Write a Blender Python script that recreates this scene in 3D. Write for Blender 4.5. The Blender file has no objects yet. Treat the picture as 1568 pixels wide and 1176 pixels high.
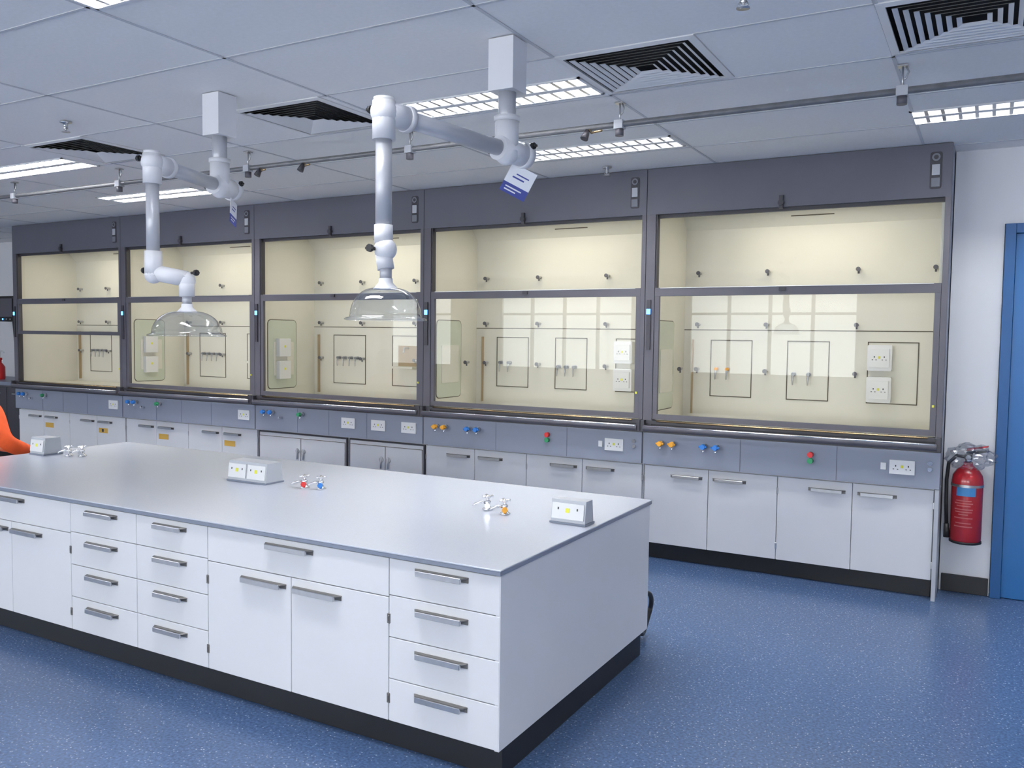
import bpy, bmesh, math, random
from mathutils import Vector, Matrix
random.seed(4)
scene=bpy.context.scene
COL=bpy.context.collection
# ---------------------------------------------------------------- materials
def mat(name,col,rough=.5,metal=0,emit=None,es=0,noise=0,nscale=8,coat=0,bump=0,bscale=60,spec=.5):
    m=bpy.data.materials.new(name);m.use_nodes=True;nt=m.node_tree;b=nt.nodes['Principled BSDF']
    b.inputs['Base Color'].default_value=(*col,1);b.inputs['Roughness'].default_value=rough;b.inputs['Metallic'].default_value=metal
    b.inputs['Specular IOR Level'].default_value=spec
    if coat:b.inputs['Coat Weight'].default_value=coat
    if emit:
        b.inputs['Emission Color'].default_value=(*emit,1);b.inputs['Emission Strength'].default_value=es
    tc=nt.nodes.new('ShaderNodeTexCoord')
    if noise:
        n=nt.nodes.new('ShaderNodeTexNoise');n.inputs['Scale'].default_value=nscale;n.inputs['Detail'].default_value=3
        nt.links.new(tc.outputs['Object'],n.inputs['Vector'])
        r=nt.nodes.new('ShaderNodeValToRGB');r.color_ramp.elements[0].position=.3;r.color_ramp.elements[1].position=.7
        r.color_ramp.elements[0].color=(*[c*(1-noise) for c in col],1);r.color_ramp.elements[1].color=(*[min(1,c*(1+noise)) for c in col],1)
        nt.links.new(n.outputs['Fac'],r.inputs['Fac']);nt.links.new(r.outputs['Color'],b.inputs['Base Color'])
    if bump:
        n2=nt.nodes.new('ShaderNodeTexNoise');n2.inputs['Scale'].default_value=bscale
        nt.links.new(tc.outputs['Object'],n2.inputs['Vector'])
        bp=nt.nodes.new('ShaderNodeBump');bp.inputs['Strength'].default_value=bump;bp.inputs['Distance'].default_value=.002
        nt.links.new(n2.outputs['Fac'],bp.inputs['Height']);nt.links.new(bp.outputs['Normal'],b.inputs['Normal'])
    return m
def thin_glass(name,tint=(1,1,1),rough=0.0,f0=.04,f1=.7):
    m=bpy.data.materials.new(name);m.use_nodes=True;nt=m.node_tree;nt.nodes.clear()
    o=nt.nodes.new('ShaderNodeOutputMaterial');mx=nt.nodes.new('ShaderNodeMixShader');t=nt.nodes.new('ShaderNodeBsdfTransparent')
    g=nt.nodes.new('ShaderNodeBsdfGlossy');f=nt.nodes.new('ShaderNodeLayerWeight');f.inputs['Blend'].default_value=.5
    t.inputs['Color'].default_value=(*tint,1);g.inputs['Roughness'].default_value=rough
    p=nt.nodes.new('ShaderNodeMath');p.operation='POWER';p.inputs[1].default_value=4
    a=nt.nodes.new('ShaderNodeMath');a.operation='MULTIPLY_ADD';a.inputs[1].default_value=f1;a.inputs[2].default_value=f0
    nt.links.new(f.outputs['Facing'],p.inputs[0]);nt.links.new(p.outputs[0],a.inputs[0])
    nt.links.new(a.outputs[0],mx.inputs[0]);nt.links.new(t.outputs[0],mx.inputs[1]);nt.links.new(g.outputs[0],mx.inputs[2]);nt.links.new(mx.outputs[0],o.inputs[0])
    return m
M={}
M['white']=mat('cabinet_laminate',(.72,.72,.74),.38,noise=.015,nscale=3)
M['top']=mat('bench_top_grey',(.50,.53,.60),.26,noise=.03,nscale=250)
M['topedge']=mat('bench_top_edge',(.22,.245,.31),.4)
M['black']=mat('plinth_black',(.012,.012,.014),.45)
M['dark']=mat('hood_frame_grey',(.115,.11,.13),.45,noise=.04,nscale=5)
M['dark2']=mat('hood_frame_dark',(.05,.047,.058),.4)
M['fascia']=mat('hood_fascia_grey',(.125,.125,.155),.5,noise=.03,nscale=3)
M['service']=mat('service_panel_grey',(.26,.285,.355),.45)
M['cream']=mat('hood_liner_cream',(.74,.72,.635),.45,noise=.02,nscale=3)
M['line']=mat('liner_seam',(.10,.08,.05),.6)
M['tan']=mat('baffle_edge_tan',(.40,.30,.18),.6)
M['metal']=mat('brushed_steel',(.55,.55,.56),.3,1,noise=.05,nscale=40)
M['handle']=mat('handle_grey_metal',(.20,.19,.18),.45,.6)
M['chrome']=mat('chrome',(.8,.8,.82),.08,1)
M['brass']=mat('bronze_rod',(.50,.36,.2),.25,1)
M['glass']=thin_glass('sash_glass',(.98,.985,.97),0,.030,.6)
M['dome']=thin_glass('clear_acrylic',(.88,.90,.92),.04,.13,.8)
M['bag']=thin_glass('plastic_bag',(.85,.87,.9),.15,.2,.5)
M['sideg']=mat('side_window_green',(.60,.64,.52),.15,coat=.4)
M['socket']=mat('socket_white',(.78,.78,.78),.3)
M['sockgrey']=mat('socket_grey',(.48,.50,.54),.4)
M['ctrl']=mat('controller_grey',(.20,.21,.24),.4)
M['plastic']=mat('arm_white_plastic',(.76,.76,.79),.35)
M['alu']=mat('arm_aluminium',(.52,.53,.57),.35,.2)
M['yellow']=mat('sticker_yellow',(.80,.78,.06),.5)
M['ysign']=mat('sign_orange_yellow',(.70,.42,.08),.5)
M['orange']=mat('tap_orange',(.85,.38,.03),.35)
M['blue']=mat('tap_blue',(.03,.20,.60),.35)
M['red']=mat('tap_red',(.70,.03,.03),.35)
M['green']=mat('tap_green',(.03,.30,.12),.35)
M['led']=mat('led_blue',(.05,.2,.8),.3,emit=(.06,.35,1),es=7)
M['ceil']=mat('ceiling_tile',(.90,.895,.89),.85,noise=.02,nscale=60,bump=.15,bscale=300)
M['tbar']=mat('ceiling_tbar',(.60,.61,.64),.6)
M['diff']=mat('diffuser_white',(.80,.80,.80),.5)
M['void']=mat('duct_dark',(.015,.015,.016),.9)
M['louver']=mat('louver_mirror',(.70,.70,.72),.3,1)
M['tube']=mat('lamp_tube',(.9,.9,.9),.4,emit=(.95,.97,1),es=14)
M['wall']=mat('wall_paint',(.80,.80,.82),.7,noise=.01,nscale=2,bump=.05)
M['door']=mat('door_blue_paint',(.010,.13,.36),.35)
M['doorf']=mat('door_frame_blue',(.010,.09,.26),.4)
M['extred']=mat('extinguisher_red',(.36,.010,.016),.25,coat=.5)
M['label']=mat('label_blue',(.05,.22,.48),.4)
M['labelr']=mat('label_text',(.50,.12,.12),.4)
M['paper']=mat('tag_paper',(.76,.78,.84),.5)
M['navy']=mat('tag_navy',(.03,.05,.28),.5)
M['rubber']=mat('rubber_black',(.015,.015,.016),.5)
M['pipe']=mat('galvanised_pipe',(.22,.22,.23),.45,.5,noise=.15,nscale=20)
M['orangecloth']=mat('coverall_orange',(.85,.11,.02),.85,noise=.1,nscale=12,bump=.4,bscale=30)
M['skin']=mat('skin',(.45,.26,.17),.5)
M['hair']=mat('hair_black',(.01,.008,.007),.6,bump=.6,bscale=120)
M['shoe']=mat('shoe_black',(.02,.02,.02),.5)
M['eye']=mat('eye_white',(.8,.8,.8),.2)
M['lip']=mat('lip',(.35,.12,.1),.5)
M['winframe']=mat('window_frame',(.7,.7,.72),.4)
# floor vinyl
def floor_mat():
    m=bpy.data.materials.new('floor_blue_vinyl');m.use_nodes=True;nt=m.node_tree;b=nt.nodes['Principled BSDF']
    tc=nt.nodes.new('ShaderNodeTexCoord')
    v=nt.nodes.new('ShaderNodeTexVoronoi');v.inputs['Scale'].default_value=60;nt.links.new(tc.outputs['Object'],v.inputs['Vector'])
    r=nt.nodes.new('ShaderNodeValToRGB');e=r.color_ramp.elements;e[0].position=.12;e[0].color=(.30,.36,.48,1);e[1].position=.2;e[1].color=(.068,.120,.235,1)
    nt.links.new(v.outputs['Distance'],r.inputs['Fac'])
    n=nt.nodes.new('ShaderNodeTexNoise');n.inputs['Scale'].default_value=90;n.inputs['Detail'].default_value=4;nt.links.new(tc.outputs['Object'],n.inputs['Vector'])
    r2=nt.nodes.new('ShaderNodeValToRGB');r2.color_ramp.elements[0].position=.35;r2.color_ramp.elements[0].color=(.68,.70,.74,1);r2.color_ramp.elements[1].position=.65;r2.color_ramp.elements[1].color=(1.22,1.22,1.22,1)
    nt.links.new(n.outputs['Fac'],r2.inputs['Fac'])
    mx=nt.nodes.new('ShaderNodeMix');mx.data_type='RGBA';mx.blend_type='MULTIPLY';mx.inputs['Factor'].default_value=1
    nt.links.new(r.outputs['Color'],mx.inputs['A']);nt.links.new(r2.outputs['Color'],mx.inputs['B']);nt.links.new(mx.outputs['Result'],b.inputs['Base Color'])
    b.inputs['Roughness'].default_value=.26
    return m
M['floor']=floor_mat()
# ---------------------------------------------------------------- builder
class B:
    def __init__(s,name):
        s.name=name;s.bm=bmesh.new();s.mats=[]
    def mi(s,m):
        if m not in s.mats:s.mats.append(m)
        return s.mats.index(m)
    def faces(s,m,vs,fs,smooth=False):
        k=s.mi(m);bv=[s.bm.verts.new(v) for v in vs]
        for f in fs:
            try:
                q=s.bm.faces.new([bv[i] for i in f]);q.material_index=k;q.smooth=smooth
            except ValueError:pass
    def box(s,m,x0,x1,y0,y1,z0,z1,T=None):
        vs=[Vector((x,y,z)) for x in(x0,x1) for y in(y0,y1) for z in(z0,z1)]
        if T is not None:vs=[T@v for v in vs]
        s.faces(m,vs,[(0,1,3,2),(4,6,7,5),(0,4,5,1),(2,3,7,6),(0,2,6,4),(1,5,7,3)])
    def pane(s,x0,x1,y,z0,z1,m='glass'):
        s.faces(m,[(x0,y,z0),(x1,y,z0),(x1,y,z1),(x0,y,z1)],[(0,1,2,3)])
    def prism(s,m,poly,axis,a0,a1,T=None,smooth=False):
        def P(u,v,a):
            return Vector((a,u,v)) if axis=='x' else Vector((u,a,v)) if axis=='y' else Vector((u,v,a))
        n=len(poly);vs=[P(u,v,a0) for u,v in poly]+[P(u,v,a1) for u,v in poly]
        if T is not None:vs=[T@v for v in vs]
        fs=[tuple(range(n)),tuple(range(2*n-1,n-1,-1))]+[(i,(i+1)%n,n+(i+1)%n,n+i) for i in range(n)]
        s.faces(m,vs,fs)
    def cyl(s,m,p0,p1,r0,r1=None,seg=18,caps=True,rings=None):
        p0=Vector(p0);p1=Vector(p1);r1=r0 if r1 is None else r1
        s.sweep(m,[p0,p1],[r0,r1],seg,caps)
    def sweep(s,m,pts,rs,seg=14,caps=True):
        pts=[Vector(p) for p in pts];n=len(pts)
        if not isinstance(rs,(list,tuple)):rs=[rs]*n
        k=s.mi(m);rings=[];prev=None
        for i,p in enumerate(pts):
            d=(pts[min(i+1,n-1)]-pts[max(i-1,0)])
            if d.length<1e-9:d=Vector((0,0,1))
            d.normalize()
            if prev is None:
                up=Vector((0,0,1)) if abs(d.z)<.9 else Vector((1,0,0))
                a=d.cross(up).normalized()
            else:
                a=(prev-d*prev.dot(d)).normalized()
            prev=a;b=d.cross(a)
            rings.append([s.bm.verts.new(p+(a*math.cos(2*math.pi*j/seg)+b*math.sin(2*math.pi*j/seg))*rs[i]) for j in range(seg)])
        for i in range(n-1):
            for j in range(seg):
                f=s.bm.faces.new([rings[i][j],rings[i][(j+1)%seg],rings[i+1][(j+1)%seg],rings[i+1][j]]);f.material_index=k;f.smooth=True
        if caps:
            for R in(rings[0][::-1],rings[-1]):
                f=s.bm.faces.new(R);f.material_index=k
    def lathe(s,m,prof,c,seg=32,T=None,a0=0,a1=2*math.pi):
        k=s.mi(m);c=Vector(c);full=abs(a1-a0-2*math.pi)<1e-6;ns=seg if full else seg+1
        rings=[]
        for r,z in prof:
            ring=[]
            for j in range(ns):
                a=a0+(a1-a0)*j/seg;v=Vector((max(r,1e-5)*math.cos(a),max(r,1e-5)*math.sin(a),z))
                if T is not None:v=T@v
                ring.append(s.bm.verts.new(v+c))
            rings.append(ring)
        for i in range(len(prof)-1):
            for j in range(seg):
                f=s.bm.faces.new([rings[i][j],rings[i][(j+1)%ns],rings[i+1][(j+1)%ns],rings[i+1][j]]);f.material_index=k;f.smooth=True
    def ball(s,m,c,r,sc=(1,1,1),seg=16):
        prof=[(r*math.sin(math.pi*i/10),-r*math.cos(math.pi*i/10)) for i in range(11)]
        s.lathe(m,prof,c,seg,Matrix.Diagonal(Vector((*sc,1)))@Matrix.Identity(4))
    def done(s,bevel=0,parent=None,origin=None,seg=2):
        bmesh.ops.recalc_face_normals(s.bm,faces=s.bm.faces)
        if origin is None:
            xs=[v.co for v in s.bm.verts]
            mn=Vector([min(c[i] for c in xs) for i in range(3)]);mx=Vector([max(c[i] for c in xs) for i in range(3)])
            origin=Vector(((mn.x+mx.x)/2,(mn.y+mx.y)/2,mn.z))
        origin=Vector(origin);bmesh.ops.translate(s.bm,verts=s.bm.verts,vec=-origin)
        me=bpy.data.meshes.new(s.name);s.bm.to_mesh(me);s.bm.free()
        for m in s.mats:me.materials.append(M[m])
        o=bpy.data.objects.new(s.name,me);COL.objects.link(o);o.location=origin
        if bevel:
            b=o.modifiers.new('bevel','BEVEL');b.width=bevel;b.segments=seg;b.limit_method='ANGLE';b.angle_limit=math.radians(50);b.use_clamp_overlap=True
        if parent:
            o.parent=parent;o.location=origin-parent.location
        return o
ZC=2.614
W=1.8
RX0,RX1,RY0,RY1=-12.0,3.2,-9.0,0.98
# ---------------------------------------------------------------- room
b=B('floor');b.box('floor',RX0,RX1,RY0,RY1,-.05,0);b.done(origin=(0,0,0))
b=B('wall_back');b.box('wall',RX0,.01,RY1,RY1+.1,0,ZC+.15);b.done()
b=B('wall_right_return');b.box('wall',.003,.268,.3,RY1+.1,0,ZC);b.box('wall',1.25,RX1,.3,RY1+.1,0,ZC);b.box('wall',.268,1.25,.3,RY1+.1,2.18,ZC);b.done()
b=B('wall_left');b.box('wall',RX0-.1,RX0,RY0,RY1+.1,0,ZC+.15);b.done()
b=B('wall_right');b.box('wall',RX1,RX1+.1,RY0,RY1+.1,0,ZC+.15);b.done()
b=B('baseboard_right');b.box('black',.014,.262,.285,.299,0.0,.105);b.done(.003)
b=B('baseboard_back');b.box('black',RX0+.01,-9.05,RY1-.015,RY1-.001,0,.105);b.done(.003)
# window wall behind the camera
wins=[(-10.9,-9.3),(-8.2,-5.4),(-4.4,-1.6),(-.4,2.2)]
wz0,wz1=.85,2.3
b=B('wall_front');xs=[RX0]+[v for w in wins for v in w]+[RX1]
for i in range(0,len(xs),2):b.box('wall',xs[i],xs[i+1],RY0-.15,RY0,0,ZC+.15)
for w in wins:
    b.box('wall',w[0],w[1],RY0-.15,RY0,0,wz0);b.box('wall',w[0],w[1],RY0-.15,RY0,wz1,ZC+.15)
b.done()
for k,w in enumerate(wins):
    b=B('window_%d'%(k+1));x0,x1=w[0]+.003,w[1]-.003;y0,y1=RY0-.11,RY0-.05;z0,z1=wz0+.003,wz1-.003
    b.box('winframe',x0,x1,y0,y1,z0,z0+.05);b.box('winframe',x0,x1,y0,y1,z1-.05,z1)
    n=max(2,round((x1-x0)/.7))
    for j in range(n+1):
        x=x0+(x1-x0-.05)*j/n;b.box('winframe',x,x+.05,y0,y1,z0,z1)
    b.box('winframe',x0,x1,y0,y1,1.9,1.94)
    b.pane(x0+.01,x1-.01,y0+.025,z0+.01,z1-.01)
    b.done()
    L=bpy.data.lights.new('window_portal','AREA');L.shape='RECTANGLE';L.size=x1-x0;L.size_y=z1-z0
    L.cycles.is_portal=True
    o=bpy.data.objects.new('window_%d_portal'%(k+1),L);COL.objects.link(o);o.location=((x0+x1)/2,RY0-.14,(z0+z1)/2);o.rotation_euler=(math.radians(90),0,0)
# ceiling with real openings
lamps=[(-2.52,-1.36,-2.03,-1.75),(-2.52,-1.36,-.84,-.56),(-.17,.99,-.80,-.52),(-6.22,-5.06,-1.98,-1.70),(-6.36,-5.20,-.84,-.56),
       (-2.52,-1.36,-3.76,-3.48),(-.17,.99,-4.0,-3.72),(-6.22,-5.06,-4.0,-3.72),(-9.9,-8.74,-1.98,-1.70),(-9.9,-8.74,-4.6,-4.32),
       (-2.52,-1.36,-6.4,-6.12),(1.2,2.36,-2.6,-2.32),(-6.22,-5.06,-6.4,-6.12),(1.2,2.36,-5.6,-5.32)]  # right-side lamp nearer the hoods: unseen, added to brighten the bench end panel
diffs=[(-1.35,-.77,-2.31,-1.73),(-3.16,-2.58,-2.31,-1.73),(-4.95,-4.37,-2.31,-1.73),(-.16,.42,-2.31,-1.73)]
def pan(name,z,th,holes):
    xs=sorted({RX0,RX1,*[h[0] for h in holes],*[h[1] for h in holes]});ys=sorted({RY0,RY1,*[h[2] for h in holes],*[h[3] for h in holes]})
    b=B(name);k=b.mi('ceil');vc={}
    def V(x,y):
        if (x,y) not in vc:vc[(x,y)]=b.bm.verts.new((x,y,z))
        return vc[(x,y)]
    for i in range(len(xs)-1):
        for j in range(len(ys)-1):
            cx,cy=(xs[i]+xs[i+1])/2,(ys[j]+ys[j+1])/2
            if any(h[0]<cx<h[1] and h[2]<cy<h[3] for h in holes):continue
            f=b.bm.faces.new([V(xs[i],ys[j]),V(xs[i],ys[j+1]),V(xs[i+1],ys[j+1]),V(xs[i+1],ys[j])]);f.material_index=k
    return b
b=pan('ceiling',ZC,0,lamps+diffs)
holes=lamps+diffs
def strip(x0,x1,y0,y1):
    b.box('tbar',x0,x1,y0,y1,ZC-.003,ZC-.0005)
def clear1d(lo,hi,blocks):
    segs=[(lo,hi)]
    for a,c in blocks:
        ns=[]
        for s0,s1 in segs:
            if c<=s0 or a>=s1:ns.append((s0,s1));continue
            if a>s0:ns.append((s0,a))
            if c<s1:ns.append((c,s1))
        segs=ns
    return segs
for i in range(13):
    X=-.155-1.19*(9-i)
    if RX0<X<RX1:
        for s0,s1 in clear1d(RY0,RY1,[(h[2],h[3]) for h in holes if h[0]-.005<X<h[1]+.005]):strip(X-.007,X+.007,s0,s1)
for j in range(-1,17):
    Y=.09-.6*j
    if RY0<Y<RY1:
        for s0,s1 in clear1d(RX0,RX1,[(h[0],h[1]) for h in holes if h[2]-.005<Y<h[3]+.005]):strip(s0,s1,Y-.007,Y+.007)
b.box('void',RX0,RX1,RY0,RY1,ZC+.28,ZC+.3)
co=b.done(origin=(0,0,ZC))
# lamps
for (x0,x1,y0,y1) in lamps:
    b=B('ceiling_light');g=.002
    x0+=g;x1-=g;y0+=g;y1-=g
    b.box('diff',x0,x1,y0,y0+.012,ZC-.006,ZC+.10);b.box('diff',x0,x1,y1-.012,y1,ZC-.006,ZC+.10)
    b.box('diff',x0,x0+.012,y0,y1,ZC-.006,ZC+.10);b.box('diff',x1-.012,x1,y0,y1,ZC-.006,ZC+.10)
    b.box('diff',x0,x1,y0,y1,ZC+.10,ZC+.105)
    ym=(y0+y1)/2
    b.box('diff',x0+.012,x1-.012,ym-.02,ym+.02,ZC-.004,ZC+.05)
    for yc in((y0+ym)/2,(ym+y1)/2):
        b.cyl('tube',(x0+.03,yc,ZC+.065),(x1-.03,yc,ZC+.065),.013,seg=12)
    n=16
    for i in range(1,n):
        xx=x0+(x1-x0)*i/n
        for a,c in((y0+.012,ym-.02),(ym+.02,y1-.012)):
            b.prism('louver',[(xx-.008,ZC-.002),(xx+.008,ZC-.002),(xx+.002,ZC+.040),(xx-.002,ZC+.040)],'y',a,c)
    for ya,yb_ in((y0+.012,1),(ym-.02,-1),(ym+.02,1),(y1-.012,-1)):
        b.prism('louver',[(ya,ZC-.002),(ya+yb_*.002,ZC-.002),(ya+yb_*.012,ZC+.045),(ya,ZC+.045)],'x',x0+.012,x1-.012)
    o=b.done(origin=((x0+x1)/2,ym,ZC))
    L=bpy.data.lights.new('lamp','AREA');L.shape='RECTANGLE';L.size=x1-x0-.04;L.size_y=y1-y0-.04;L.energy=85;L.color=(.98,.985,1)
    lo=bpy.data.objects.new('lamp_glow',L);COL.objects.link(lo);lo.parent=o;lo.location=(0,0,.095)
# diffusers
for (x0,x1,y0,y1) in diffs:
    b=B('air_diffuser');cx,cy=(x0+x1)/2,(y0+y1)/2;h=(x1-x0)/2-.002
    def ring(s0,z0,s1,z1,m='diff'):
        A=[(cx+a*s0,cy+c*s0,z0) for a,c in((-1,-1),(1,-1),(1,1),(-1,1))];Bq=[(cx+a*s1,cy+c*s1,z1) for a,c in((-1,-1),(1,-1),(1,1),(-1,1))]
        b.faces(m,A+Bq,[(i,(i+1)%4,4+(i+1)%4,4+i) for i in range(4)])
    ring(h,ZC-.004,h-.030,ZC-.008);ring(h,ZC-.004,h,ZC+.06);ring(h-.030,ZC-.008,h-.030,ZC+.0)
    s=h-.048
    for k in range(8):
        ring(s,ZC-.009,s-.016,ZC-.002);ring(s,ZC-.010,s-.016,ZC-.003)
        s-=.031
        if s<.03:break
    b.faces('void',[(cx-h,cy-h,ZC+.06),(cx+h,cy-h,ZC+.06),(cx+h,cy+h,ZC+.06),(cx-h,cy+h,ZC+.06)],[(0,1,2,3)])  # black sheet paints in the shade of the duct above the blades
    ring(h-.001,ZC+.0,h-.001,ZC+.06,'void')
    b.done(origin=(cx,cy,ZC))
# sprinklers
for (x,y) in((-4.12,-2.56),(-2.01,-.19),(-.51,-2.62)):
    b=B('fire_sprinkler');b.lathe('metal',[(0,0),(.03,0),(.03,-.006),(.012,-.012),(.010,-.03),(.012,-.034),(.004,-.04),(.004,-.05),(.022,-.052),(.022,-.055),(0,-.055)],(x,y,ZC-.004),16)
    for sx in(-1,1):b.sweep('metal',[(x+sx*.010,y,ZC-.037),(x+sx*.016,y,ZC-.047),(x+sx*.004,y,ZC-.055)],.0025,6)
    b.done()
# ---------------------------------------------------------------- fume hoods
def socket_plate(b,x,z,y,w=.115,h=.07,m='socket',dot=True):
    b.box(m,x-w/2,x+w/2,y-.010,y,z-h/2,z+h/2)
    for sx in(-1,1):
        cx=x+sx*w*.25
        b.box('rubber',cx-.003,cx+.003,y-.0115,y-.010,z+.002,z+.012)
        for q in(-1,1):b.box('rubber',cx+q*.011-.004,cx+q*.011+.004,y-.0115,y-.010,z-.014,z-.010)
    if dot:b.box('yellow',x-.007,x+.007,y-.0115,y-.010,z-.004,z+.012)
def side_tap(b,x,z,y,m):
    b.cyl('metal',(x,y,z),(x,y-.012,z),.018);b.cyl('chrome',(x,y-.012,z),(x,y-.04,z),.009)
    b.cyl(m,(x,y-.035,z),(x,y-.062,z),.019,.016,seg=14)
    b.cyl(m,(x-.026,y-.048,z),(x+.026,y-.048,z),.007,seg=8)
    b.sweep('chrome',[(x,y-.02,z),(x,y-.03,z-.022),(x,y-.036,z-.036)],.006,8)
def nozzle(b,x,z,y,m='ctrl'):
    b.cyl('metal',(x,y,z),(x,y-.006,z),.016);b.cyl(m,(x,y-.006,z),(x,y-.045,z),.012,seg=12)
    b.sweep('metal',[(x,y-.035,z),(x,y-.045,z-.03),(x,y-.045,z-.075)],[.008,.007,.004],8)
def peg(b,x,z,y):
    b.cyl('metal',(x,y,z),(x,y-.05,z),.011,seg=12);b.cyl('dark',(x,y-.05,z),(x,y-.058,z),.015,seg=12);b.cyl('dark',(x,y-.03,z-.028),(x,y-.03,z),.006,seg=8)
def frame_rect(b,x0,x1,z0,z1,y,t=.006,m='line'):
    for q in((x0,x1,z0,z0+t),(x0,x1,z1-t,z1),(x0,x0+t,z0,z1),(x1-t,x1,z0,z1)):b.box(m,q[0],q[1],y-.004,y-.0005,q[2],q[3])
def rrect(x0,x1,z0,z1,r,n=5):
    P=[]
    for cx,cz,a in((x1-r,z1-r,0),(x0+r,z1-r,90),(x0+r,z0+r,180),(x1-r,z0+r,270)):
        for k in range(n+1):
            t=math.radians(a+90*k/n);P.append((cx+r*math.cos(t),cz+r*math.sin(t)))
    return P
def hood(i):
    X0=-W*(i+1);X1=-W*i
    b=B('fume_hood');g=.002;xa,xb=X0+g,X1-g
    b.box('cream',xa+.008,xa+.048,.06,.72,.90,2.41);b.box('cream',xb-.048,xb-.008,.06,.72,.90,2.41)
    b.box('dark2',xa,xa+.008,.04,.72,.66,2.61);b.box('service' if i==0 else 'dark2',xb-.008,xb,.04,.72,.66,2.61)
    b.box('cream',xa+.048,xb-.048,.70,.72,.90,2.41);b.box('cream',xa+.008,xb-.008,.04,.72,2.41,2.43)
    b.box('cream',xa+.048,xb-.048,.04,.70,.895,.925)
    b.prism('cream',[(.70,2.28),(.70,2.41),(.58,2.41)],'x',xa+.048,xb-.048)
    b.box('line',X1-1.0,X1-.72,.640,.646,2.338,2.346)
    b.box('socket',X1-1.35,X1-.35,.22,.34,2.385,2.41)
    b.box('fascia',xa,xb,0,.04,2.312,2.610)
    b.box('dark2',xa+.05,xb-.03,.035,.06,2.29,2.312)
    b.box('dark',xa,xa+.062,0,.06,.90,2.312);b.box('dark',xb-.03,xb,0,.06,.90,2.312)
    b.box('dark2',xa+.062,xa+.072,.01,.055,.95,2.312)
    b.pane(xa+.06,xb-.03,.048,1.80,2.31)
    raised=.50 if i==4 else 0
    zb=.955+raised;zt=1.83
    b.box('dark',xa+.064,xa+.095,.006,.030,zb,zt);b.box('dark',xb-.064,xb-.032,.006,.030,zb,zt)
    b.box('dark',xa+.064,xb-.032,.004,.032,zb,zb+.035);b.box('dark',xa+.064,xb-.032,.004,.032,zt-.055,zt)
    b.pane(xa+.095,xb-.064,.018,zb+.035,zt-.055)
    b.box('metal',xa+.10,xb-.07,.001,.004,zt-.004,zt)
    b.box('dark2',X1-.93,X1-.89,-.008,.004,zt-.03,zt-.008)
    b.box('dark2',xa,xb,-.01,.06,.925,.948)
    b.cyl('brass',(xa+.10,-.012,.945),(xb-.07,-.012,.945),.006,seg=10)
    b.sweep('dark',[(xa+.02,-.04,.897),(xb-.02,-.04,.897)],.021,16)
    b.cyl('chrome',(xa+.03,-.052,.912),(xb-.03,-.052,.912),.006,seg=10)
    b.box('dark2',xa,xa+.025,-.045,.03,.875,.95);b.box('dark2',xb-.025,xb,-.045,.03,.875,.95)
    b.box('dark2',xa,xb,.012,.06,.862,.925)
    b.box('service',xa,xb,.0,.06,.652,.862);b.box('dark2',xa,xa+.006,-.001,.0,.652,.862)
    for s in((-1.14,-.56) if i<2 else (-1.3,-.95,-.55)):b.box('dark',X1+s-.0015,X1+s+.0015,-.0015,.0,.655,.86)
    if i<2:
        for s in(-1.66,-1.58):side_tap(b,X1+s,.80,0,'orange')
        for s in(-1.37,-1.29):side_tap(b,X1+s,.80,0,'blue')
        b.cyl('red',(X1-.71,0,.80),(X1-.71,-.03,.80),.017);b.cyl('green',(X1-.71,0,.762),(X1-.71,-.03,.762),.017)
        socket_plate(b,X1-.20,.765,-.0,.135,.082)
        b.box('socket',X1-.315,X1-.285,-.01,0,.745,.785)
        for zz in(.80,.765):b.cyl('chrome',(X1-.055,0,zz),(X1-.055,-.014,zz),.013)
    else:
        for s in(-1.66,-1.58):side_tap(b,X1+s,.815,0,'blue')
        b.cyl('chrome',(X1-1.48,0,.77),(X1-1.48,-.04,.77),.012)
        side_tap(b,X1-1.24,.815,0,'green')
        for s in((-.74,-.43,-.13) if i==2 else (-.13,)):socket_plate(b,X1+s,.77,0,.14,.085)
    xc=X1-.085
    b.prism('dark2',rrect(xc-.030,xc+.030,2.36,2.565,.012),'y',-.004,0)
    b.cyl('ctrl',(xc,-.004,2.535),(xc,-.010,2.535),.022);b.cyl('dark2',(xc,-.010,2.535),(xc,-.012,2.535),.012)
    b.box('sockgrey',xc-.020,xc+.020,-.010,-.004,2.435,2.495);b.box('ctrl',xc-.022,xc+.022,-.009,-.004,2.37,2.42)
    b.cyl('dark2',(X1-.93,-.001,2.335),(X1-.93,-.028,2.335),.018);b.box('dark2',X1-.942,X1-.918,-.02,0,2.30,2.38)
    b.box('dark2',xa+.014,xa+.042,-.012,0,1.42,1.75);b.box('led',xa+.014,xa+.042,-.0145,-.012,1.655,1.690)
    b.box('yellow',xb-.056,xb-.044,.003,.006,1.12,1.135)
    # ---- interior
    yb=.70
    b.box('line',xa+.048,xb-.048,yb-.002,yb,1.558,1.564)
    P=(-1.64,-1.15,-.56,-.10)
    for s in P:peg(b,X1+s,1.97,yb)
    for s in P[:3]:
        peg(b,X1+s,1.60,yb);peg(b,X1+s,1.275,yb)
    b.box('tan',xa+.115,xa+.122,yb-.03,yb,.95,1.49)
    if i<2:
        for s0,s1 in((-1.55,-1.25),(-1.01,-.73),(-.49,-.18)):frame_rect(b,X1+s0,X1+s1,1.08,1.49,yb)
        for s in(-1.50,-1.42):nozzle(b,X1+s,1.28,yb-.001,'orange' if i==0 else 'ctrl')
        for s in((-.96,-.86) if i==0 else (-.97,-.90,-.83)):nozzle(b,X1+s,1.26,yb-.001)
        for zz in(1.385,1.175):
            b.prism('socket',rrect(X1-.485,X1-.335,zz-.085,zz+.085,.01),'y',yb-.06,yb-.001)
            socket_plate(b,X1-.41,zz,yb-.06,.12,.12,'socket')
    else:
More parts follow.
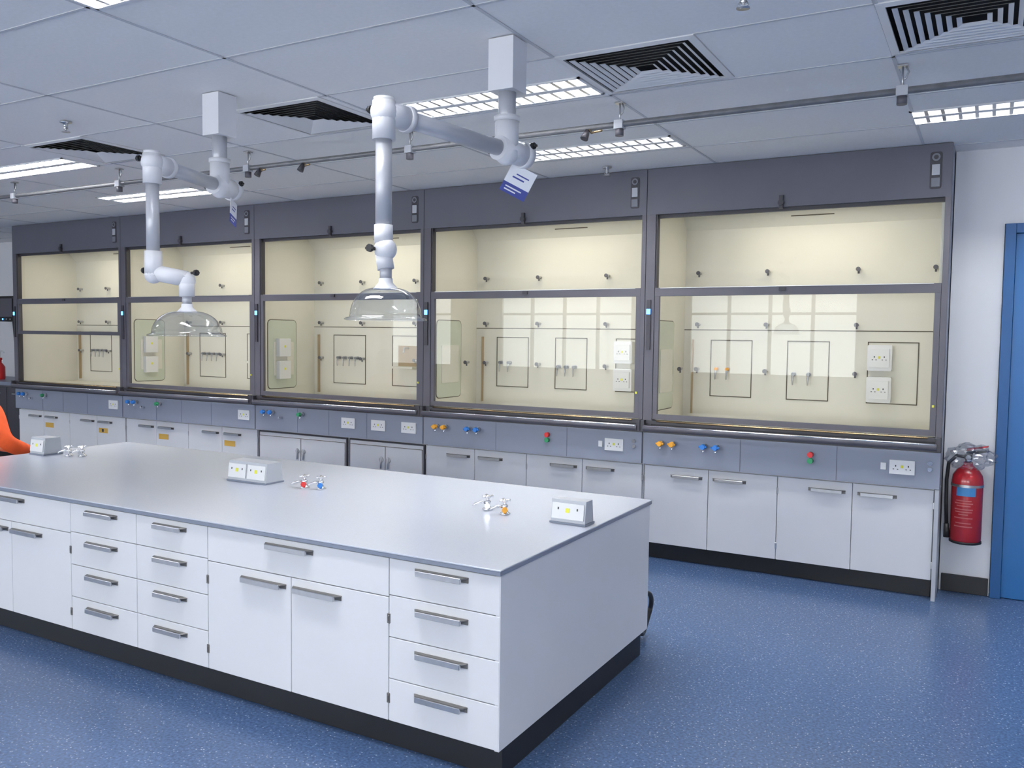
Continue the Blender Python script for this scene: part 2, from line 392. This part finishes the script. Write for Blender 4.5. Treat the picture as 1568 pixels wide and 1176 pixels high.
        frame_rect(b,X1-1.51,X1-1.13,1.04,1.49,yb);frame_rect(b,X1-.83,X1-.45,1.04,1.49,yb)
        for s in(-1.43,-1.36,-1.29,-1.22):nozzle(b,X1+s,1.28,yb-.001)
        b.box('tan',X1-.76,X1-.54,yb-.006,yb-.001,1.22,1.40);b.box('cream',X1-.76,X1-.54,yb-.10,yb-.001,1.20,1.22)
        b.sweep('metal',[(X1-.65,yb,1.38),(X1-.65,yb-.07,1.38),(X1-.65,yb-.08,1.34)],.008,8)
    if i<4:
        xs=xa+.048
        b.prism('line',rrect(.10,.46,1.00,1.62,.04),'x',xs,xs+.003);b.prism('sideg',rrect(.106,.454,1.006,1.614,.036),'x',xs,xs+.005)
        b.prism('cream',rrect(.17,.42,1.12,1.42,.01),'x',xs+.005,xs+.008)
        if i>=2:
            for zz in(1.37,1.17):
                b.box('socket',xs+.005,xs+.05,.20,.34,zz-.08,zz+.08);b.box('yellow',xs+.05,xs+.051,.26,.28,zz,zz+.02)
        else:peg(b,X1-1.70,1.28,.5)
    o=b.done(.0015,origin=((X0+X1)/2,.36,.65),seg=1)
    L=bpy.data.lights.new('hood_lamp','AREA');L.shape='RECTANGLE';L.size=.95;L.size_y=.10;L.energy=6.0;L.color=(1,.92,.75)
    lo=bpy.data.objects.new('hood_lamp_glow',L);COL.objects.link(lo);lo.parent=o;lo.location=(X1-.85-(X0+X1)/2,.28-.36,2.383-.65)
    return o
for i in range(5):hood(i)
# ---------------------------------------------------------------- handles & base cabinets
def pull(b,xc,z,y,w=.23):
    b.prism('handle',[(xc-w/2,y),(xc-w/2+.02,y-.026),(xc+w/2-.02,y-.026),(xc+w/2,y)],'z',z,z+.006)
    b.prism('metal',[(xc-w/2+.018,y-.020),(xc-w/2+.02,y-.028),(xc+w/2-.02,y-.028),(xc+w/2-.018,y-.020)],'z',z-.014,z+.006)
    b.box('handle',xc-w/2+.002,xc+w/2-.002,y-.003,y,z-.014,z+.006)
def base(i):
    X0=-W*(i+1)+.003;X1=-W*i-.003;b=B('base_cabinet');yf=.037
    xr=X1-(.02 if i==0 else 0)
    b.box('white',X0,X1-(.025 if i==0 else 0),yf+.022,.70,.112,.648);b.box('black',X0,X1-(.03 if i==0 else 0),yf+.06,.68,0,.112)
    if i==0:b.box('sockgrey',X1-.022,X1+.001,.004,.70,0,.65)
    n=4;x0=X0+.004;x1=xr-.006;w=(x1-x0)/n
    if i!=2:
        for k in range(n):
            a=x0+w*k+.002;c=x0+w*(k+1)-.002;b.box('white',a,c,yf,yf+.02,.114,.640)
            xc=(c-.145) if k%2==0 else (a+.135)
            pull(b,xc,.585,yf,.22)
        for k in(0,2,4):
            for zz in(.20,.55):
                xx=x0+w*k;b.box('metal',xx-.006,xx+.006,yf-.002,yf+.004,zz-.02,zz+.02)
        if i>=3:
            for k in(1,3):
                a=x0+w*k;b.box('ysign',a+.03,a+.17,yf-.002,yf,.47,.52)
                if k==3 and i==4:b.box('dark2',a+.08,a+.11,yf-.003,yf-.001,.48,.51)
    else:
        for (a,c,nd) in((x0,x0+w*2.25,2),(x0+w*2.3,x1,2)):
            b.box('dark2',a,c,yf+.004,yf+.02,.114,.640);b.box('white',a+.012,c-.012,yf+.001,yf+.02,.13,.628)
            ww=(c-a-.03)/nd
            for k in range(nd):
                p=a+.015+ww*k;q=p+ww;b.box('line',p,q,yf-.001,yf+.002,.14,.600)
                b.box('white',p+.004,q-.004,yf-.008,yf+.002,.144,.596)
                xx=(q-.035) if k==0 else (p+.035)
                b.cyl('metal',(xx,yf-.008,.49),(xx,yf-.014,.49),.022);b.cyl('metal',(xx,yf-.014,.515),(xx,yf-.02,.42),.007,seg=8)
    b.done(.0015,seg=1)
for i in range(5):base(i)
# ---------------------------------------------------------------- island
IX0,IX1,IY0,IY1,IZ=-4.971,-1.1475,-3.025,-1.592,.734
b=B('lab_island_bench')
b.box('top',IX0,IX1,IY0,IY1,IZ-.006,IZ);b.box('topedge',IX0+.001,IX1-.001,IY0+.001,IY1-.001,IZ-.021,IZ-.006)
yf=IY0+.014
b.box('white',IX0+.012,IX1-.028,yf+.022,IY1-.035,.118,IZ-.021)
b.box('white',IX1-.026,IX1-.007,yf+.001,IY1-.012,.114,IZ-.022)
b.box('black',IX0+.03,IX1-.022,yf+.05,IY1-.06,0,.118)
z0,z1=.116,.709
def drawers(a,c):
    zs=[z0,.272,.423,.575,z1]
    for k in range(4):
        b.box('white',a+.0015,c-.0015,yf,yf+.02,zs[k]+.0015,zs[k+1]-.0015)
        pull(b,(a+c)/2-.005,[.235,.387,.538,.681][k],yf,.225 if c-a>.45 else .21)
def dbl(a,c):
    m=(a+c)/2-.005
    b.box('white',a+.0015,c-.0015,yf,yf+.02,.567+.0015,z1-.0015)
    b.box('white',a+.0015,m-.0015,yf,yf+.02,z0+.0015,.567-.0015);b.box('white',m+.0015,c-.0015,yf,yf+.02,z0+.0015,.567-.0015)
    pull(b,m-.01,.681,yf,.25);pull(b,m-.145,.530,yf,.245);pull(b,m+.13,.530,yf,.245)
    for xx in(a,c):
        for zz in(.20,.49):b.box('handle',xx-.007,xx+.007,yf-.003,yf+.004,zz-.018,zz+.018);b.box('handle',xx-.003,xx+.003,yf-.006,yf,zz-.010,zz+.010)
drawers(-1.613,IX1-.008);dbl(-2.539,-1.613);drawers(-2.984,-2.539);drawers(-3.447,-2.984);dbl(-4.373,-3.447);drawers(IX0+.012,-4.373)
xx=IX0+.012
while xx<IX1-.1:
    xe=min(xx+.475,IX1-.028);b.box('white',xx+.002,xe-.002,IY1-.035,IY1-.015,.118,z1);b.box('handle',xx+.12,xe-.12,IY1-.015,IY1+.005,.60,.615);xx=xe+.0001
b.done(.002,seg=1)
def sockbox(x,y,w,d,h,n):
    b=B('bench_socket_box');z=IZ+.0005
    b.box('topedge',x-.004,x+w+.004,y-.004,y+d+.004,z,z+.008)
    b.prism('sockgrey',[(y,z+.008),(y+d,z+.008),(y+d-.012,z+h),(y+.012,z+h)],'x',x,x+w)
    T=Matrix.Translation(Vector((x,y+.0055,z+.008)))@Matrix.Rotation(-math.atan2(.012,h-.008),4,'X')
    for k in range(n):
        a=w*k/n+.006;c=w*(k+1)/n-.006
        b.box('socket',a,c,-.012,-.002,.012,h-.022,T)
        mx=(a+c)/2
        b.box('yellow',mx-.009,mx+.009,-.0135,-.012,h*.5-.01,h*.5+.008,T)
        for q in(-1,1):
            b.box('rubber',mx+q*(c-a)*.3-.003,mx+q*(c-a)*.3+.003,-.0132,-.012,h*.5,h*.5+.01,T)
    b.done(.003)
sockbox(-1.335,-2.29,.155,.085,.098,1)
sockbox(-3.205,-2.30,.27,.12,.105,2)
sockbox(-4.93,-2.30,.14,.12,.105,1)
def bench_taps(x1,y1,x2,y2,m1,m2):
    for (x,y,m,sg) in((x1,y1,m1,-1),(x2,y2,m2,1)):
        b=B('bench_gas_tap');z=IZ+.0005
        b.lathe('chrome',[(0,0),(.024,0),(.024,.005),(.014,.010),(.011,.022),(.013,.026),(.013,.038),(.009,.042),(0,.042)],(x,y,z),20)
        b.sweep('chrome',[(x,y,z+.030),(x-.025,y-.02,z+.034),(x-.045,y-.035,z+.026),(x-.052,y-.04,z+.016)],[.007,.006,.005,.004],10)
        b.cyl('chrome',(x,y,z+.04),(x,y,z+.055),.006)
        b.cyl('chrome',(x,y,z+.052),(x,y,z+.062),.012)
        for a in range(4):
            t=math.radians(45+90*a);b.sweep('chrome',[(x,y,z+.057),(x+.024*math.cos(t),y+.024*math.sin(t),z+.059)],[.005,.0065],8)
        b.cyl(m,(x+.006,y-.012,z+.022),(x+.014,y-.028,z+.022),.012)
        b.done()
bench_taps(-1.685,-2.21,-1.575,-2.25,'chrome','orange')
bench_taps(-2.72,-2.25,-2.63,-2.23,'red','blue')
bench_taps(-4.66,-2.22,-4.59,-2.18,'chrome','chrome')
b=B('rubber_hose');pts=[]
for k in range(29):
    a=2*math.pi*k/28;pts.append((-1.235+.01*math.sin(a*2),-1.44+.10*math.cos(a),.13+.10*math.sin(a)))
b.sweep('rubber',pts,.012,10);b.sweep('rubber',[(-1.235,-1.44,.03),(-1.27,-1.44,.0125),(-1.45,-1.46,.0125)],.012,10);b.done()
# ---------------------------------------------------------------- extraction arms
def knob(b,p,d):
    p=Vector(p);d=Vector(d);b.cyl('rubber',p,p+d*.022,.006,seg=10);b.cyl('rubber',p+d*.022,p+d*.034,.013,seg=8);b.box('rubber',p.x+d.x*.028-.016,p.x+d.x*.028+.016,p.y+d.y*.028-.005,p.y+d.y*.028+.005,p.z-.004,p.z+.004)
def arm(mx,my,za,J2,zj,dome_off,dome_r,tagrot):
    b=B('extraction_arm')
    b.box('plastic',mx-.053,mx+.053,my-.053,my+.053,ZC-.195,ZC-.004)
    b.cyl('alu',(mx,my,ZC-.195),(mx,my,za+.05),.034,seg=24)
    b.cyl('plastic',(mx,my,za+.095),(mx,my,za-.035),.045,seg=24);b.cyl('plastic',(mx,my,za+.105),(mx,my,za+.085),.049,seg=24)
    A=Vector((mx,my,za-.02));C=Vector((J2[0],J2[1],za));d=(C-A).normalized()
    b.cyl('plastic',A-d*.10,A+d*.05,.046,seg=24);b.cyl('plastic',A-d*.115,A-d*.085,.051,seg=24);b.cyl('sockgrey',A-d*.12,A-d*.114,.040,seg=24)
    b.ball('plastic',(mx,my,za-.03),.047)
    b.cyl('alu',A+d*.03,C-d*.03,.030,seg=24)
    b.cyl('plastic',C-d*.10,C+d*.01,.040,seg=24);b.cyl('plastic',C-d*.11,C-d*.09,.045,seg=24)
    b.ball('plastic',C,.045);b.cyl('plastic',(C.x,C.y,za+.035),(C.x,C.y,za-.09),.038,seg=24);b.cyl('plastic',(C.x,C.y,za+.046),(C.x,C.y,za+.034),.034,seg=24)
    side=Vector((-d.y,d.x,0)).normalized()
    if side.x>0:side=-side
    knob(b,C+side*.04+Vector((0,0,.02)),side);knob(b,A+side*.044,side);knob(b,A-d*.10-side*.02+Vector((0,0,.03)),-side)
    b.cyl('alu',(C.x,C.y,za-.08),(C.x,C.y,zj+.01),.027,seg=24)
    D=Vector((C.x+dome_off[0],C.y+dome_off[1],0))
    if abs(dome_off[0])+abs(dome_off[1])>.05:
        b.cyl('plastic',(C.x,C.y,zj+.03),(C.x,C.y,zj-.075),.036,seg=24);b.ball('plastic',(C.x,C.y,zj-.07),.037)
        b.cyl('plastic',(C.x-.0,C.y,zj-.06),(D.x,D.y,zj-.085),.034,seg=24)
        b.ball('plastic',(D.x,D.y,zj-.09),.036);b.cyl('plastic',(D.x,D.y,zj-.07),(D.x,D.y,zj-.16),.032,seg=24)
        knob(b,(C.x-.03,C.y,zj-.05),Vector((-1,0,0)));knob(b,(D.x+.03,D.y,zj-.06),Vector((1,0,0)))
        zd=zj-.16
    else:
        b.cyl('plastic',(C.x,C.y,zj+.01),(C.x,C.y,zj-.05),.031,seg=24);b.ball('plastic',(C.x+.008,C.y,zj-.07),.038)
        b.cyl('plastic',(C.x,C.y,zj-.08),(D.x,D.y,zj-.135),.028,seg=24);knob(b,(C.x-.01,C.y-.03,zj-.07),Vector((0,-1,0)))
        zd=zj-.135
    b.cyl('alu',(D.x,D.y,zd+.01),(D.x,D.y,zd-.035),.020,seg=20)
    b.lathe('plastic',[(.022,0),(.024,-.015),(.040,-.032),(.042,-.036)],(D.x,D.y,zd-.03),28)
    R=dome_r;pr=[(.038,-.062)]
    for k in range(1,13):
        t=math.pi/2*k/12;pr.append((.038+(R-.045)*math.sin(t),-.062-.095*(1-math.cos(t))))
    pr+=[(R+.004,-.160),(R+.010,-.163),(R+.010,-.167),(R+.002,-.169)]
    b.lathe('dome',pr,(D.x,D.y,zd),48)
    P=A-d*.11+Vector((0,0,-.05))
    b.sweep('rubber',[P+Vector((0,0,.04)),P+Vector((.005,0,0))],.0015,6)
    T=Matrix.Translation(P)@Matrix.Rotation(tagrot[1],4,'Z')@Matrix.Rotation(tagrot[0],4,'Y')
    b.box('paper',-.055,.055,-.001,.001,-.075,0,T);b.box('navy',-.055,.055,-.001,.001,-.115,-.0751,T)
    b.box('navy',-.03,.02,-.0015,-.001,-.05,-.044,T);b.box('navy',-.02,.035,-.0015,-.001,-.035,-.03,T)
    for k in range(2):b.box('paper',-.04,.03-.02*k,-.0015,-.001,-.092-.012*k,-.087-.012*k,T)
    b.done()
arm(-1.41,-2.56,2.225,(-1.535,-3.15),1.85,(0.01,0),.125,(math.radians(28),math.radians(20)))
arm(-2.98,-2.54,2.21,(-2.88,-2.99),1.81,(.11,.08),.150,(math.radians(10),math.radians(122)))
# ---------------------------------------------------------------- suspended pipe
b=B('suspended_gas_pipe');py,pz=-1.58,2.51
b.cyl('pipe',(RX0+.02,py,pz),(RX1-.02,py,pz),.014,seg=14)
for k in range(-2,9):
    x=-.13-1.225*k
    if x>RX1:continue
    b.cyl('metal',(x,py,ZC-.006),(x,py,pz),.004,seg=8);b.box('metal',x-.02,x+.02,py-.02,py+.02,ZC-.009,ZC-.004)
    b.sweep('metal',[(x+.012,py,ZC-.008),(x+.022,py,ZC-.03),(x+.012,py,ZC-.055),(x+.004,py,ZC-.06)],.004,8)
    b.box('sockgrey',x-.022,x+.022,py-.022,py+.022,pz-.022,pz+.018);b.cyl('dark',(x,py,pz-.022),(x,py,pz-.055),.02,seg=14)
for x in(-1.52,-3.35,-3.7):
    b.sweep('brass',[(x,py,pz),(x+.03,py-.02,pz-.03),(x+.06,py-.05,pz-.035),(x+.10,py-.06,pz-.035)],.006,8)
    b.cyl('dark2',(x,py,pz-.01),(x-.01,py-.02,pz-.055),.012,.020,seg=12)
b.done()
# ---------------------------------------------------------------- door
b=B('door_1');x0,x1=.271,1.247;y0=.262;zt=2.177
b.box('doorf',x0,x0+.055,y0,.36,0.001,zt);b.box('doorf',x1-.055,x1,y0,.36,0.001,zt);b.box('doorf',x0+.055,x1-.055,y0,.36,zt-.055,zt)
b.box('door',x0+.056,x1-.056,y0+.03,y0+.07,.004,zt-.056)
b.box('rubber',x0+.35,x0+.62,y0+.026,y0+.03,1.1,1.9)
hx=x1-.12
b.cyl('metal',(hx,y0-.02,.95),(hx,y0-.02,1.15),.010);b.box('metal',hx-.025,hx+.025,y0+.022,y0+.03,.9,1.2)
b.cyl('metal',(hx,y0+.03,.97),(hx,y0-.02,.97),.008);b.cyl('metal',(hx,y0+.03,1.13),(hx,y0-.02,1.13),.008)
b.done(.003)
b=B('wall_behind_door');b.box('wall',.268,1.25,.365,RY1+.1,0.001,2.179);b.done()
# ---------------------------------------------------------------- fire extinguisher
b=B('fire_extinguisher');ex,ey,ez=.135,.19,.33
b.lathe('extred',[(0,0),(.06,0),(.078,.006),(.083,.02),(.083,.36),(.078,.395),(.06,.425),(.035,.445),(.025,.455),(.025,.47)],(ex,ey,ez),40)
b.lathe('rubber',[(.076,-.004),(.085,0),(.085,.012),(.083,.013)],(ex,ey,ez),40)
b.cyl('chrome',(ex,ey,ez+.465),(ex,ey,ez+.50),.018);b.box('rubber',ex-.02,ex+.02,ey-.03,ey+.02,ez+.49,ez+.515)
T=Matrix.Translation(Vector((ex,ey,ez+.51)))
b.prism('rubber',[(-.01,0),(.09,.01),(.095,.02),(-.01,.03)],'y',-.009,.009,T@Matrix.Rotation(math.radians(-8),4,'Y'))
b.prism('extred',[(-.01,.025),(.10,.055),(.10,.063),(-.01,.04)],'y',-.011,.011,T)
b.lathe('sockgrey',[(0,0),(.014,0),(.014,.008),(0,.008)],(ex-.0,ey-.03,ez+.50),16,Matrix.Rotation(math.radians(90),4,'X'))
b.sweep('rubber',[(ex-.01,ey-.01,ez+.50),(ex-.06,ey-.01,ez+.505),(ex-.10,ey-.01,ez+.46),(ex-.108,ey-.01,ez+.36),(ex-.106,ey-.01,ez+.22),(ex-.10,ey-.01,ez+.10)],.010,12)
b.cyl('rubber',(ex-.10,ey-.01,ez+.10),(ex-.096,ey-.01,ez+.02),.013,.019)
a=math.radians(-100)
b.lathe('label',[(.0838,.28),(.0838,.345)],(ex,ey,ez),20,a0=a-.5,a1=a+.75)
for zz,ww in((.25,.5),(.235,.6),(.22,.45),(.20,.6),(.185,.55),(.17,.3),(.15,.6),(.12,.5),(.10,.6)):b.lathe('labelr',[(.0838,zz),(.0838,zz+.006)],(ex,ey,ez),16,a0=a-ww,a1=a+ww)
b.box('metal',ex-.02,ex+.02,ey+.08,.2995,ez+.10,ez+.40);b.lathe('metal',[(.085,.33),(.085,.345)],(ex,ey,ez),32)
bm=bmesh.new();bmesh.ops.create_icosphere(bm,subdivisions=4,radius=1)
from mathutils import noise as NZ
k=b.mi('bag');vm={}
for v in bm.verts:
    n=1+.28*NZ.noise(v.co*2.3)+.16*NZ.noise(v.co*6);c=v.co*n
    vm[v.index]=b.bm.verts.new((ex+.01+c.x*.125,ey-.01+min(c.y*.08,.10),ez+.50+c.z*.075))
for f in bm.faces:
    q=b.bm.faces.new([vm[v.index] for v in f.verts]);q.material_index=k;q.smooth=False
bm.free();b.done()
# ---------------------------------------------------------------- left background items
b=B('side_bench');b.box('topedge',-11.6,-9.1,.25,.95,.86,.90);b.box('dark',-11.58,-9.12,.28,.95,.1,.86);b.box('black',-11.5,-9.2,.33,.9,0,.1)
for k in range(5):
    b.box('dark2',-11.57+k*.49,-11.09+k*.49,.262,.28,.12,.84);b.box('metal',-11.45+k*.49,-11.21+k*.49,.245,.262,.76,.775)
b.done(.003)
b=B('wall_gas_monitor');b.box('rubber',-10.75,-10.42,.84,.978,1.60,1.92);b.box('dark',-10.72,-10.45,.83,.84,1.66,1.89)
for k in range(3):b.cyl('led' if k==0 else 'sockgrey',(-10.66+.08*k,.84,1.63),(-10.66+.08*k,.832,1.63),.01)
b.sweep('rubber',[(-10.6,.93,1.6),(-10.6,.95,1.3),(-10.55,.95,.95)],.008,8);b.done(.004)
b=B('wash_bottle');b.lathe('red',[(0,0),(.05,0),(.055,.02),(.055,.15),(.03,.19),(.018,.20),(.018,.23),(.024,.23),(.024,.26),(0,.262)],(-10.15,.5,.9005),24);b.sweep('socket',[(-10.15,.5,1.16),(-10.15,.5,1.22),(-10.11,.5,1.25),(-10.06,.5,1.22)],.005,8);b.done()
# ---------------------------------------------------------------- stool + seated person
PX,PY=-5.70,-2.20
pe=bpy.data.objects.new('seated_person',None);COL.objects.link(pe);pe.location=(PX,PY,0)
b=B('stool');b.lathe('rubber',[(0,0),(.16,0),(.175,.015),(.175,.045),(.16,.06),(0,.062)],(PX,PY-.02,.385),32);b.cyl('chrome',(PX,PY-.02,.10),(PX,PY-.02,.386),.025)
for k in range(5):
    a=2*math.pi*k/5+.3;e=(PX+.24*math.cos(a),PY-.02+.24*math.sin(a));b.sweep('rubber',[(PX,PY-.02,.11),(e[0],e[1],.075)],[.028,.018],10);b.ball('rubber',(e[0],e[1],.028),.0275)
b.done(parent=pe)
def skinmesh(name,verts,edges,rad,m,root=0,parent=None,sub=2):
    me=bpy.data.meshes.new(name);me.from_pydata(verts,edges,[]);o=bpy.data.objects.new(name,me);COL.objects.link(o)
    s=o.modifiers.new('skin','SKIN');s.use_smooth_shade=True
    for i,r in enumerate(rad):
        v=me.skin_vertices[0].data[i];v.radius=(r,r) if not isinstance(r,tuple) else r;v.use_root=(i==root)
    q=o.modifiers.new('sub','SUBSURF');q.levels=sub;q.render_levels=sub
    me.materials.append(M[m]);o.parent=parent
    return o
V=[(0,-.02,.54),(0,-.03,.68),(0,-.02,.84),(0,0,.96),(0,.01,1.05),
   (.10,-.01,.99),(.19,0,.965),(.335,-.01,.775),(.36,.04,.735),(.24,.24,.66),
   (-.10,-.01,.99),(-.19,0,.965),(-.30,-.01,.775),(-.31,.04,.735),(-.20,.24,.66),
   (.10,0,.51),(.15,.40,.53),(.155,.43,.48),(.16,.41,.12),
   (-.10,0,.51),(-.15,.40,.53),(-.155,.43,.48),(-.16,.41,.12)]
E=[(0,1),(1,2),(2,3),(3,4),(3,5),(5,6),(6,7),(7,8),(8,9),(3,10),(10,11),(11,12),(12,13),(13,14),(0,15),(15,16),(16,17),(17,18),(0,19),(19,20),(20,21),(21,22)]
R=[.14,.135,.145,.12,.06,.085,.075,.056,.055,.042,.085,.075,.056,.055,.042,.10,.075,.068,.05,.10,.075,.068,.05]
skinmesh('coverall',V,E,R,'orangecloth',0,pe)
b=B('head');hx,hy,hz=PX,PY+.04,1.20
b.ball('skin',(hx,hy,hz),.1,(.78,.95,1.15),24);b.cyl('skin',(hx,hy-.02,hz-.17),(hx,hy-.01,hz-.06),.052)
b.ball('hair',(hx,hy-.018,hz+.022),.104,(.82,.93,1.12),24)
b.ball('skin',(hx,hy+.06,hz-.045),.055,(.9,.8,1.1));b.prism('skin',[(hx-.014,hy+.085),(hx+.014,hy+.085),(hx,hy+.118)],'z',hz-.035,hz+.01)
for s in(-1,1):
    b.ball('eye',(hx+s*.03,hy+.085,hz+.005),.012);b.ball('rubber',(hx+s*.03,hy+.095,hz+.005),.005);b.ball('skin',(hx+s*.08,hy-.005,hz-.005),.026,(.35,.7,1.2))
b.ball('lip',(hx,hy+.1,hz-.062),.02,(1.1,.5,.35));b.done(parent=pe)
for s in(1,-1):
    wx,wy,wz=(.235 if s>0 else -.195),.25,.655
    HV=[(wx,wy,wz),(wx-s*.01,wy+.045,wz-.008),(wx-s*.015,wy+.08,wz-.012)];HE=[(0,1),(1,2)];HR=[(.024,.018),(.034,.016),(.036,.014)]
    for k,(off,ln) in enumerate(((-.03,.058),(-.01,.070),(.011,.074),(.031,.066))):
        i0=len(HV);bx=wx-s*.015+off
        HV+=[(bx,wy+.09,wz-.014),(bx,wy+.09+ln*.5,wz-.02),(bx,wy+.09+ln*.85,wz-.042),(bx,wy+.09+ln,wz-.062)]
        HR+=[.0095,.009,.0085,.0075];HE+=[(2,i0),(i0,i0+1),(i0+1,i0+2),(i0+2,i0+3)]
    i0=len(HV);HV+=[(wx-s*.045,wy+.035,wz-.012),(wx-s*.065,wy+.065,wz-.022),(wx-s*.066,wy+.092,wz-.034)];HR+=[.012,.0105,.009];HE+=[(1,i0),(i0,i0+1),(i0+1,i0+2)]
    skinmesh('hand_'+('right' if s>0 else 'left'),HV,HE,HR,'skin',0,pe)
    b=B('shoe_'+('right' if s>0 else 'left'));sx=PX+s*.16
    b.lathe('shoe',[(0,0),(.05,0),(.052,.02),(.046,.05),(.038,.09),(.036,.12)],(sx,PY+.41,.001),20,Matrix.Identity(4));b.ball('shoe',(sx,PY+.50,.038),.048,(.95,2.1,.75));b.done(parent=pe)
# ---------------------------------------------------------------- world
w=bpy.data.worlds.new('World');scene.world=w;w.use_nodes=True
bg=w.node_tree.nodes['Background'];bg.inputs[0].default_value=(.92,.96,1,1);bg.inputs[1].default_value=10.5
# ---------------------------------------------------------------- camera
cam=bpy.data.cameras.new('camera');cam.sensor_fit='HORIZONTAL';cam.sensor_width=36;cam.lens=1302.78/1568*36
c=bpy.data.objects.new('camera',cam);COL.objects.link(c)
yaw,pitch,roll=.5111,.0568,.0124
Rm=Matrix.Rotation(yaw,4,'Z')@Matrix.Rotation(math.pi/2-pitch,4,'X')@Matrix.Rotation(roll,4,'Z')
c.matrix_world=Matrix.Translation(Vector((.2203,-5.4029,1.5019)))@Rm
cam.clip_start=.05
scene.camera=c
scene.view_settings.view_transform='Standard'
